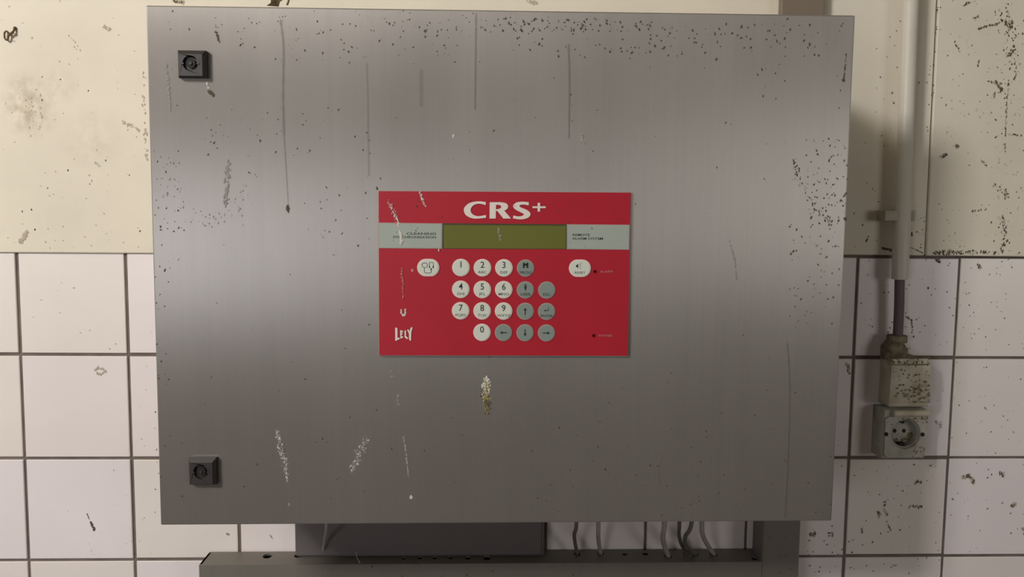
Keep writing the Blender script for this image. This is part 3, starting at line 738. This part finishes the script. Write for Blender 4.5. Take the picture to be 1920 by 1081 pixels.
SY = -0.036
sw_q = px_quad(1668, 670, 1744, 763, SY); sk_q = px_quad(1655, 767, 1736, 859, SY)
def avg(q): return ((q[0][0] + q[3][0]) / 2, (q[1][0] + q[2][0]) / 2, (q[0][1] + q[1][1]) / 2, (q[2][1] + q[3][1]) / 2)
x0, x1, z0, z1 = avg(sw_q); k0, k1, kz0, kz1 = avg(sk_q)
# feed cable and gland
fc = at(1685, 560, -0.024); fb = at(1684.5, 632, -0.022)
cbm = bmesh.new(); tube(cbm, curve([cb + dv * 0.06, cb - dv * 0.002, tuple(at(1686, 570, -0.025)), tuple(at(1683.5, 628, -0.024)), tuple(at(1682, 650, -0.022))], 6), 0.0069, 16)
o = obj('feed_cable', cbm, M['cable'], None, smooth=True); tag(o, 'thick dark grey cable between the conduit end and the switch', 'cable')

swb = empty('light_switch', 'dirty white surface-mounted rocker switch box with a cable entering its top', 'switch')
bm = rbox(x0, x1, SY, SURF - 0.0008, z0, z1 - 0.004, 0.003, 3); obj('housing', bm, M['socket'], swb, smooth=True)
rq = px_quad(1669.5, 684, 1743.5, 755, SY - 0.006); rx0_, rx1_, rz0_, rz1_ = avg(rq)
bm = bmesh.new()
v = [(rx0_, SY - 0.0045, rz0_), (rx1_, SY - 0.0045, rz0_), (rx1_, SY - 0.0075, rz1_), (rx0_, SY - 0.0075, rz1_)]
f = [bm.verts.new(p) for p in v]; b = [bm.verts.new((p[0], SY - 0.0020, p[2])) for p in v]
bm.faces.new(f); bm.faces.new(b[::-1])
for i in range(4): bm.faces.new((f[i], b[i], b[(i + 1) % 4], f[(i + 1) % 4]))
bevel(bm, 0.0010, 2)
box(bm, rx0_ + 0.006, rx1_ - 0.006, SY - 0.0025, SY + 0.001, rz0_ + 0.006, rz1_ - 0.006)
rk = obj('rocker', bm, M['socket'], swb, smooth=True)
hq = avg(px_quad(1672, 672, 1744, 682, SY - 0.004))
bm = rbox(hq[0], hq[1], SY - 0.005, SY - 0.0004, hq[2], hq[3], 0.0012); obj('hood', bm, M['socket'], swb)
# gland: collar and flared neck, caked with dust
gp = [at(1682, v_, -0.022) for v_ in (628, 641, 643, 650, 668)]
bm = bmesh.new(); tube(bm, [(gp[0].x, -0.022, gp[0].z), (gp[0].x, -0.022, gp[1].z)], 0.0150, 8)
bevel(bm, 0.001, 1)
obj('gland_nut', bm, M['gland'], swb)
bm = bmesh.new(); tube(bm, [(gp[1].x - 0.001, -0.0215, gp[1].z + 0.001), (gp[2].x - 0.002, -0.0215, gp[2].z), (gp[3].x - 0.004, -0.0215, gp[3].z), (gp[4].x - 0.004, -0.0215, z1 - 0.003)], [0.0125, 0.0145, 0.0185, 0.0190], 20)
obj('gland_neck', bm, M['gland'], swb, smooth=True)
bm = bmesh.new()
st = rnd.getstate(); rnd.seed(5)
for k in range(260):                         # crust on and above the rocker
    if k < 100: u_, v_ = rnd.uniform(1660, 1745), rnd.uniform(668, 684) ; yy = SY - 0.0052
    elif k < 130: u_, v_ = rnd.uniform(1672, 1744), rnd.uniform(684, 708); yy = SY - 0.0074
    else:
        u_, v_ = rnd.gauss(1718, 16), rnd.gauss(738, 12); yy = SY - 0.0068
        u_ = min(1742, max(1674, u_)); v_ = min(753, max(712, v_))
    if v_ > 690 and yy > SY - 0.0069: yy = SY - 0.0069
    p = at(u_, v_, yy); flake(bm, p.x, p.z, yy, rnd.uniform(0.5, 2.1) * 0.00075, 6, rnd.uniform(0.7, 1.4), rnd.uniform(-1, 1), rnd.choice((0, 0, 0, 1)))
rnd.setstate(st)
tag(obj_flat('grime', bm, [M['grime'], M['dirt']], swb), kind='stuff')
bm = bmesh.new(); st = rnd.getstate(); rnd.seed(15)   # crumbly pile on top of the box beside the gland
for k in range(16):
    t = k / 15; x = at(1702, 668, SY).x + t * (at(1742, 668, SY).x - at(1702, 668, SY).x); hh = 0.0065 * (1 - t) ** 1.3 + 0.0016
    for j in range(2):
        r_ = hh * rnd.uniform(0.6, 0.9); m_ = Matrix.Translation((x, -0.028 + rnd.uniform(-0.006, 0.008), z1 - 0.004 + r_ * 0.55)) @ Matrix.Diagonal((1.3, 1.2, 0.9, 1))
        bmesh.ops.create_icosphere(bm, subdivisions=1, radius=r_, matrix=m_)
for v in bm.verts: v.co += Vector((rnd.uniform(-1, 1), rnd.uniform(-1, 1), rnd.uniform(-1, 1))) * 0.0005
rnd.setstate(st)
tag(obj('dirt_pile', bm, M['gland'], swb, smooth=False), kind='stuff')

sok = empty('power_socket', 'dirty grey surface-mounted round-pin power socket under the light switch', 'socket')
sc_ = at(1696, 812, SY)
RO, RI = 0.0225, 0.0195; n = 40
bm = bmesh.new()                             # face plate with a round well
fx0, fx1, fz0, fz1 = k0 + 0.002, k1 - 0.002, kz0 + 0.003, kz1 - 0.010
yf = SY - 0.0035
per = []
for k in range(n):
    a = 2 * math.pi * k / n; ca, sa = math.cos(a), math.sin(a)
    t = min(((fx1 - sc_.x) if ca > 0 else (sc_.x - fx0)) / max(abs(ca), 1e-6), ((fz1 - sc_.z) if sa > 0 else (sc_.z - fz0)) / max(abs(sa), 1e-6))
    per.append((sc_.x + ca * t, sc_.z + sa * t))
def rg(r, y): return [bm.verts.new((sc_.x + r * math.cos(2 * math.pi * k / n), y, sc_.z + r * math.sin(2 * math.pi * k / n))) for k in range(n)]
pv = [bm.verts.new((x, yf, z)) for x, z in per]; pb = [bm.verts.new((x, SY - 0.0002, z)) for x, z in per]
r0_, r1_, r2_ = rg(RO, yf), rg(RO - 0.001, yf + 0.002), rg(RI, SY + 0.004)
for A, B in ((pb, pv), (pv, r0_), (r0_, r1_)):
    for k in range(n): bm.faces.new((A[k], A[(k + 1) % n], B[(k + 1) % n], B[k]))
obj('face_plate', bm, M['socket_grey'], sok, smooth=True)
DEEP = 0.011                                 # the well goes this far into the housing
angs = sorted([2 * math.pi * k / n for k in range(n)] + [math.atan2(z - sc_.z, x - sc_.x) % (2 * math.pi) for x in (k0, k1) for z in (kz0, kz1)])
def edge_pt(a):
    ca, sa = math.cos(a), math.sin(a)
    t = min(((k1 - sc_.x) if ca > 0 else (sc_.x - k0)) / max(abs(ca), 1e-6), ((kz1 - sc_.z) if sa > 0 else (sc_.z - kz0)) / max(abs(sa), 1e-6))
    return sc_.x + ca * t, sc_.z + sa * t
bm = bmesh.new(); BK = SURF - 0.0008
back = [bm.verts.new((x, BK, z)) for x, z in map(edge_pt, angs)]; side = [bm.verts.new((x, SY + 0.002, z)) for x, z in map(edge_pt, angs)]
mid = [(sc_.x + k0 * 0 + (x - sc_.x) * 0.955, sc_.z + (z - sc_.z) * 0.955) for x, z in map(edge_pt, angs)]
front = [bm.verts.new((x, SY, z)) for x, z in mid]
lip = [bm.verts.new((sc_.x + RI * math.cos(a), SY, sc_.z + RI * math.sin(a))) for a in angs]
floor_ = [bm.verts.new((sc_.x + (RI - 0.001) * math.cos(a), SY + DEEP, sc_.z + (RI - 0.001) * math.sin(a))) for a in angs]
N_ = len(angs)
for A, B in ((back, side), (side, front), (front, lip), (lip, floor_)):
    for k in range(N_): bm.faces.new((A[k], A[(k + 1) % N_], B[(k + 1) % N_], B[k]))
bm.faces.new(floor_); bm.faces.new(back[::-1])
obj('housing', bm, M['socket_grey'], sok, smooth=True)
WF = SY + DEEP
for dx in (-0.0093, 0.0045):
    bm = bmesh.new(); disc(bm, sc_.x + dx, sc_.z + 0.001, 0.0027, 0.0030, WF - 0.0006, WF + 0.0002, 14)
    obj('pin_hole', bm, M['blackdeep'], sok)
bm = bmesh.new(); disc(bm, sc_.x - 0.0025, sc_.z - 0.0045, 0.0016, 0.0016, WF - 0.0010, WF + 0.0002, 10); obj('centre_screw', bm, M['clip'], sok)
for sg, wd_ in ((1, 0.004), (-1, 0.0085)):
    bm = bmesh.new(); box(bm, sc_.x - 0.003 - wd_ / 2, sc_.x - 0.003 + wd_ / 2, SY + 0.0005, WF, sc_.z + sg * 0.0168 - 0.0022, sc_.z + sg * 0.0168 + 0.0018)
    obj('earth_clip', bm, M['blackdeep'], sok)
for u_, v_ in ((1661.5, 813.5), (1729.5, 814)):
    p = at(u_, v_, yf); bm = bmesh.new(); disc(bm, p.x, p.z, 0.0031, 0.0031, yf - 0.0006, yf + 0.0002, 14); obj('screw_hole', bm, M['blackdeep'], sok)
hb = avg(px_quad(1677, 769, 1741, 782, SY - 0.006))
bm = bmesh.new(); tube(bm, [(hb[0], SY - 0.003, (hb[2] + hb[3]) / 2), (hb[1], SY - 0.003, (hb[2] + hb[3]) / 2)], (hb[3] - hb[2]) / 2, 14); obj('hinge_bar', bm, M['socket'], sok, smooth=True)
bm = bmesh.new(); st = rnd.getstate(); rnd.seed(9)
for k in range(70):
    if k < 34: u_, v_ = rnd.uniform(1680, 1742), rnd.uniform(783, 792)
    elif k < 52: u_, v_ = rnd.uniform(1712, 1734), rnd.uniform(836, 858)
    else: u_, v_ = rnd.uniform(1658, 1734), rnd.uniform(785, 856)
    p = at(u_, v_, yf - 0.0001); flake(bm, p.x, p.z, yf - 0.0002 , rnd.uniform(0.6, 1.9) * 0.00075, 6, rnd.uniform(0.7, 1.5), rnd.uniform(-1, 1))
bb = at(1690, 833, SY)
for k in range(70):                          # brown flakes darken the lower right of the well
    a = rnd.uniform(-2.3, -0.1); r = RI * math.sqrt(rnd.uniform(0.35, 0.9))
    flake(bm, sc_.x + r * math.cos(a), sc_.z + r * math.sin(a), WF - 0.0004, rnd.uniform(0.8, 2.2) * 0.0009, 6, 1.0, rnd.uniform(-1, 1))
rnd.setstate(st)
tag(obj_flat('grime', bm, M['grime'], sok), kind='stuff')  # grime on the plate, plus the brown flakes inside the well

# ------------------------------------------------------------------ thin cables from the crossbar up into the cabinet
zcb = bx[2] + 0.004
def cable(px, r, mt, label, ys, group=None):
    b = min(holes, key=lambda h: abs(h[0] - atz(px[0][0], px[0][1], zbt).x))
    P = [Vector((b[0], b[1], zbt))]
    for k, (u, v) in enumerate(px):
        if k: P.append(at(u, v, b[1] + (ys[1] - b[1]) * k / (len(px) - 1)))
    lo = P[0] - Vector((0, 0, 0.006)); hi = Vector((P[-1].x, P[-1].y, zcb))
    bm = bmesh.new(); tube(bm, curve([lo] + P + [hi], 6), r, 10)
    o = obj('cable', bm, mt, None, smooth=True); tag(o, label, 'cable', 'thin cables rising from the crossbar into the cabinet'); return o
yb = -0.030
cable([(605.5, 1039), (609, 1010), (612, 982)], 0.0022, M['cable_pale'], 'lone thin cable in front of the dark metal box, left of all other cables', (-0.036, -0.075))
cable([(1082, 1037), (1078, 1015), (1077, 1000), (1081, 978)], 0.0027, M['cable_dark'], 'grey cable nearest the right edge of the dark metal box', (yb, -0.060))
cable([(1125, 1036), (1122, 1010), (1122, 978)], 0.0031, M['cable_pale'], 'pale straight cable between two grey cables left of the middle tile joint', (yb, -0.055))
cable([(1254, 1040), (1245, 1020), (1243, 1003), (1246, 978)], 0.0036, M['cable_pale'], 'thick pale curved cable just right of the middle tile joint', (yb, -0.06))
cable([(1288, 1037), (1277, 1018), (1273, 1000), (1274, 978)], 0.0028, M['cable_dark'], 'darker cable of the crossing pair, bowing to the left', (yb, -0.05))
cable([(1304, 1038), (1287, 1022), (1285, 1005), (1297, 978)], 0.0030, M['cable_dark'], 'dark cable of the crossing pair, leaning to the right at its top', (-0.034, -0.072))
cable([(1338, 1038), (1326, 1020), (1318, 1003), (1316, 978)], 0.0034, M['cable_pale'], 'pale curved cable nearest the frame upright at right', (yb, -0.06))
bm = bmesh.new(); P = [at(667, 1034, -0.051), at(670, 1046, -0.0526), at(674, 1052, -0.0535)]; tube(bm, curve(P, 4), 0.0005, 5); tube(bm, [P[-1], P[-1] + Vector((0.0006, 0, -0.0016))], 0.0012, 6)
o = obj('cobweb_thread', bm, M['cable_pale'], None); tag(o, 'short dusty thread dangling over the front edge of the crossbar', 'thread')

# ------------------------------------------------------------------ small things and dirt on the wall
YQ = PY - 0.004
P = [at(*q, YQ) for q in ((8, 65), (9, 60.5), (12, 58.5), (15, 61), (16, 67), (14.5, 73), (12, 75), (9, 71.5), (8, 65.5))]
bm = bmesh.new(); tube(bm, curve(P, 4), 0.0012, 8); tube(bm, curve([at(16.5, 65.5, YQ), at(20.5, 63.5, YQ), at(25, 59, YQ), at(28.5, 51, YQ + 0.003)], 5), [0.0016 + 0.0004 * math.sin(k) for k in range(16)], 8)
o = obj('wire_hook', bm, M['rust'], None, smooth=True); tag(o, 'small rusty bent wire eye on the cream plaster left of the cabinet', 'hook')
ztop = dq[3][1] + (dq[2][1] - dq[3][1]) * 0.18
def scrap(name, outline, Yc, zbase, label, cat, amp=0.004):
    bm = bmesh.new(); pts = [at(u, v, Yc) for u, v in outline]; cx = sum(p.x for p in pts) / len(pts); cz = sum(p.z for p in pts) / len(pts)
    ctr = bm.verts.new((cx, Yc - amp, cz)); vs = [bm.verts.new((p.x, Yc + amp * math.sin(i * 1.9), p.z)) for i, p in enumerate(pts)]
    for i in range(len(vs)): bm.faces.new((vs[i], vs[(i + 1) % len(vs)], ctr))
    ret = bmesh.ops.extrude_face_region(bm, geom=bm.faces[:])
    for v in [g for g in ret['geom'] if isinstance(g, bmesh.types.BMVert)]: v.co.y += 0.001
    o = obj(name, bm, M['leaf'], None); tag(o, label, cat); return o
scrap('withered_leaf', [(500, 10.5), (506, 4), (509, -3), (518, -9), (533, -10), (531, -1), (526, 5), (521, 11)], YF + 0.012, 0, 'curled brown withered leaf standing on the cabinet top edge left of centre', 'leaf')
bm = bmesh.new(); tube(bm, curve([at(538, 9.6, YF + 0.01), at(540, 5, YF + 0.01), at(541.5, -1, YF + 0.012), at(540, -8, YF + 0.012)], 4), 0.0012, 6)
o = obj('leaf_stalk', bm, M['leaf'], None); tag(o, 'thin brown stalk standing on the cabinet top edge beside the withered leaf', 'stalk')
dm = [M['dirt'], M['dirt_pale']]
def wsm(pts, wd_, n, sz, mats, seed, Y=PY): return smear('dirt_mark', pts, wd_, n, sz, Y, mats, wall, seed)
wsm([(38, 455), (45, 445), (51, 434)], 7, 60, (1, 2.6), [M['dirt_pale']], 101)
wsm([(169, 976), (173, 984), (177, 993)], 2, 40, (1, 1.8), [M['dirt']], 102, SURF - 0.0008); wsm([(163, 962), (167, 972)], 0.8, 12, (0.5, 0.9), [M['dirt']], 103, SURF - 0.0008)
smear('dirt_mark', [(178, 693), (185, 688), (198, 694), (190, 702), (180, 699)], 3, 50, (0.8, 1.6), SURF - 0.0008, [M['dirt_pale']], wall, 104)
wsm([(127, 65), (140, 78), (153, 97)], 1, 16, (0.5, 1.0), [M['dirt_pale']], 105); wsm([(178, 304), (188, 312)], 2, 14, (0.6, 1.4), [M['dirt_pale'], M['drop_white']], 106)
wsm([(45, 190), (75, 225)], 40, 30, (0.6, 1.6), [M['dirt_pale']], 118); wsm([(195, 50), (207, 55)], 5, 26, (0.6, 1.6), [M['dirt_pale']], 108)
wsm([(268, 120), (272, 240), (275, 300)], 6, 40, (0.8, 2), [M['dirt_pale']], 109); wsm([(230, 228), (262, 244)], 5, 30, (0.8, 2), [M['dirt_pale']], 110)
wsm([(325, 0), (345, 5)], 4, 30, (1, 2.4), [M['dirt'], M['dirt_pale']], 111); wsm([(990, 2), (1008, 6)], 4, 30, (1, 2.2), [M['dirt_pale']], 112)
specks('dirt', [(0, 0, 270, 465, 60, 0.5, 1.6), (0, 440, 285, 466, 12, 0.6, 1.8)], PY, M['dirt_pale'], wall, 120)
specks('dirt', [(20, 300, 270, 465, 14, 0.7, 1.7), (50, 30, 260, 300, 8, 0.6, 1.4)], PY, M['dirt'], wall, 121)
PR = PY - 0.0015
for k, (pts, wd_, n, sz) in enumerate([([(1876, 40), (1897, 44), (1890, 60)], 7, 46, (0.8, 2.2)), ([(1834, 54), (1850, 49), (1872, 45)], 2.5, 40, (0.7, 1.6)),
        ([(1866, 153), (1874, 164), (1879, 170)], 4, 36, (0.9, 2.2)), ([(1852, 152), (1868, 156), (1893, 158)], 2, 30, (0.6, 1.4)), ([(1862, 186), (1866, 172)], 2.5, 16, (0.7, 1.6)),
        ([(1890, 105), (1904, 92)], 2.5, 20, (0.6, 1.6)), ([(1891, 150), (1886, 220), (1884, 290)], 2, 60, (0.6, 1.6)), ([(1890, 20), (1900, 90), (1905, 140)], 26, 70, (0.6, 1.8)),
        ([(1883, 250), (1915, 254)], 2, 20, (0.6, 1.4)), ([(1765, 295), (1775, 288)], 5, 26, (0.6, 1.6)), ([(1840, 300), (1850, 312)], 3, 18, (0.6, 1.4)),
        ([(1862, 345), (1885, 362), (1890, 370)], 9, 40, (0.6, 1.8)), ([(1818, 396), (1850, 392)], 3, 18, (0.6, 1.5)), ([(1880, 405), (1884, 440), (1878, 470)], 10, 56, (0.6, 2)),
        ([(1750, 474), (1800, 472), (1870, 474)], 6, 110, (0.6, 2.2)), ([(1792, 272), (1796, 276)], 4, 18, (0.7, 1.8)), ([(1810, 8), (1816, 4)], 2.5, 14, (0.8, 1.8)),
        ([(1790, 78), (1800, 98)], 3, 14, (0.6, 1.4)), ([(1836, 112), (1832, 128)], 2, 14, (0.6, 1.4)), ([(1824, 35), (1835, 30)], 3, 16, (0.7, 1.7))]):
    smear('dirt_mark', pts, wd_, n, sz, PR, [M['dirt'], M['dirt'], M['dirt_pale']], wall, 140 + k)
specks('dirt', [(1760, 0, 1920, 478, 60, 0.5, 1.4), (1850, 0, 1920, 478, 50, 0.5, 1.7)], PR, M['dirt'], wall, 170)
specks('dirt', [(1760, 0, 1920, 478, 110, 0.5, 1.6)], PR, M['dirt_pale'], wall, 172)
specks('dirt', [(1756, 5, 1762, 60, 16, 0.6, 1.8), (1740, 60, 1760, 200, 18, 0.6, 1.5), (1640, 30, 1740, 260, 26, 0.6, 1.6), (1600, 250, 1660, 470, 14, 0.6, 1.6), (1715, 400, 1735, 475, 12, 0.6, 1.6)], PY, M['dirt'], wall, 171)
wsm([(1655, 465), (1672, 469)], 3, 30, (0.7, 1.8), [M['dirt']], 180); wsm([(1703, 462), (1718, 468), (1730, 474)], 1, 26, (0.5, 1.0), [M['dirt']], 181)
wsm([(1624, 452), (1628, 444)], 1.6, 12, (0.7, 1.4), [M['dirt']], 182); wsm([(1710, 436), (1709, 442)], 1.6, 12, (0.9, 1.8), [M['dirt']], 183)
TS = SURF - 0.0008
for k, (pts, wd_, n, sz) in enumerate([([(1833, 496), (1840, 502)], 3, 22, (0.9, 2.2)), ([(1757, 485), (1763, 492)], 4, 22, (0.7, 1.8)), ([(1699, 593), (1709, 600), (1711, 620)], 1.6, 22, (0.6, 1.6)),
        ([(1806, 895), (1815, 890), (1824, 900), (1826, 906)], 5, 60, (0.8, 2.0)), ([(1896, 948), (1905, 944)], 4, 40, (0.8, 2.0)), ([(1917, 990), (1920, 992)], 2, 20, (1.2, 2.4)),
        ([(1658, 940), (1660, 955), (1663, 965)], 4, 24, (0.7, 1.8)), ([(1662, 975), (1668, 988), (1671, 994), (1664, 997)], 1.4, 30, (0.5, 1.2)), ([(1646, 958), (1650, 966)], 4, 24, (0.7, 1.6)),
        ([(1519, 1000), (1524, 1004), (1528, 998)], 4, 34, (0.8, 2.0)), ([(1553, 998), (1562, 999)], 2, 16, (0.6, 1.4)), ([(1700, 947), (1730, 950)], 4, 26, (0.6, 1.6)),
        ([(1615, 990), (1617, 998)], 2.5, 14, (0.7, 1.6)), ([(1716, 905), (1730, 902)], 5, 16, (0.7, 1.6)), ([(1875, 885), (1882, 890)], 6, 20, (0.6, 1.6)), ([(1587, 680), (1596, 700)], 6, 26, (0.6, 1.8)),
        ([(1755, 790), (1765, 800)], 5, 18, (0.5, 1.2)), ([(425, 1000), (428, 1001)], 1.5, 10, (0.8, 1.6)), ([(505, 1002), (514, 1012)], 1.5, 12, (0.4, 0.9))]):
    smear('dirt_mark', pts, wd_, n, sz, TS, [M['dirt'], M['dirt_pale']], wall, 200 + k)
specks('dirt', [(1610, 485, 1795, 665, 60, 0.5, 1.4), (1800, 485, 1920, 665, 45, 0.5, 1.4), (1750, 675, 1920, 850, 36, 0.5, 1.3), (1590, 870, 1775, 1035, 50, 0.5, 1.4),
                (1780, 865, 1920, 1035, 26, 0.5, 1.5), (1500, 985, 1580, 1075, 26, 0.5, 1.4), (1590, 1045, 1770, 1081, 16, 0.5, 1.4)], TS, M['dirt'], wall, 230)
specks('dirt', [(60, 480, 230, 660, 10, 0.5, 1.0), (60, 870, 250, 1040, 12, 0.5, 1.0), (260, 600, 290, 1040, 10, 0.5, 1.1)], TS, M['dirt_pale'], wall, 231)
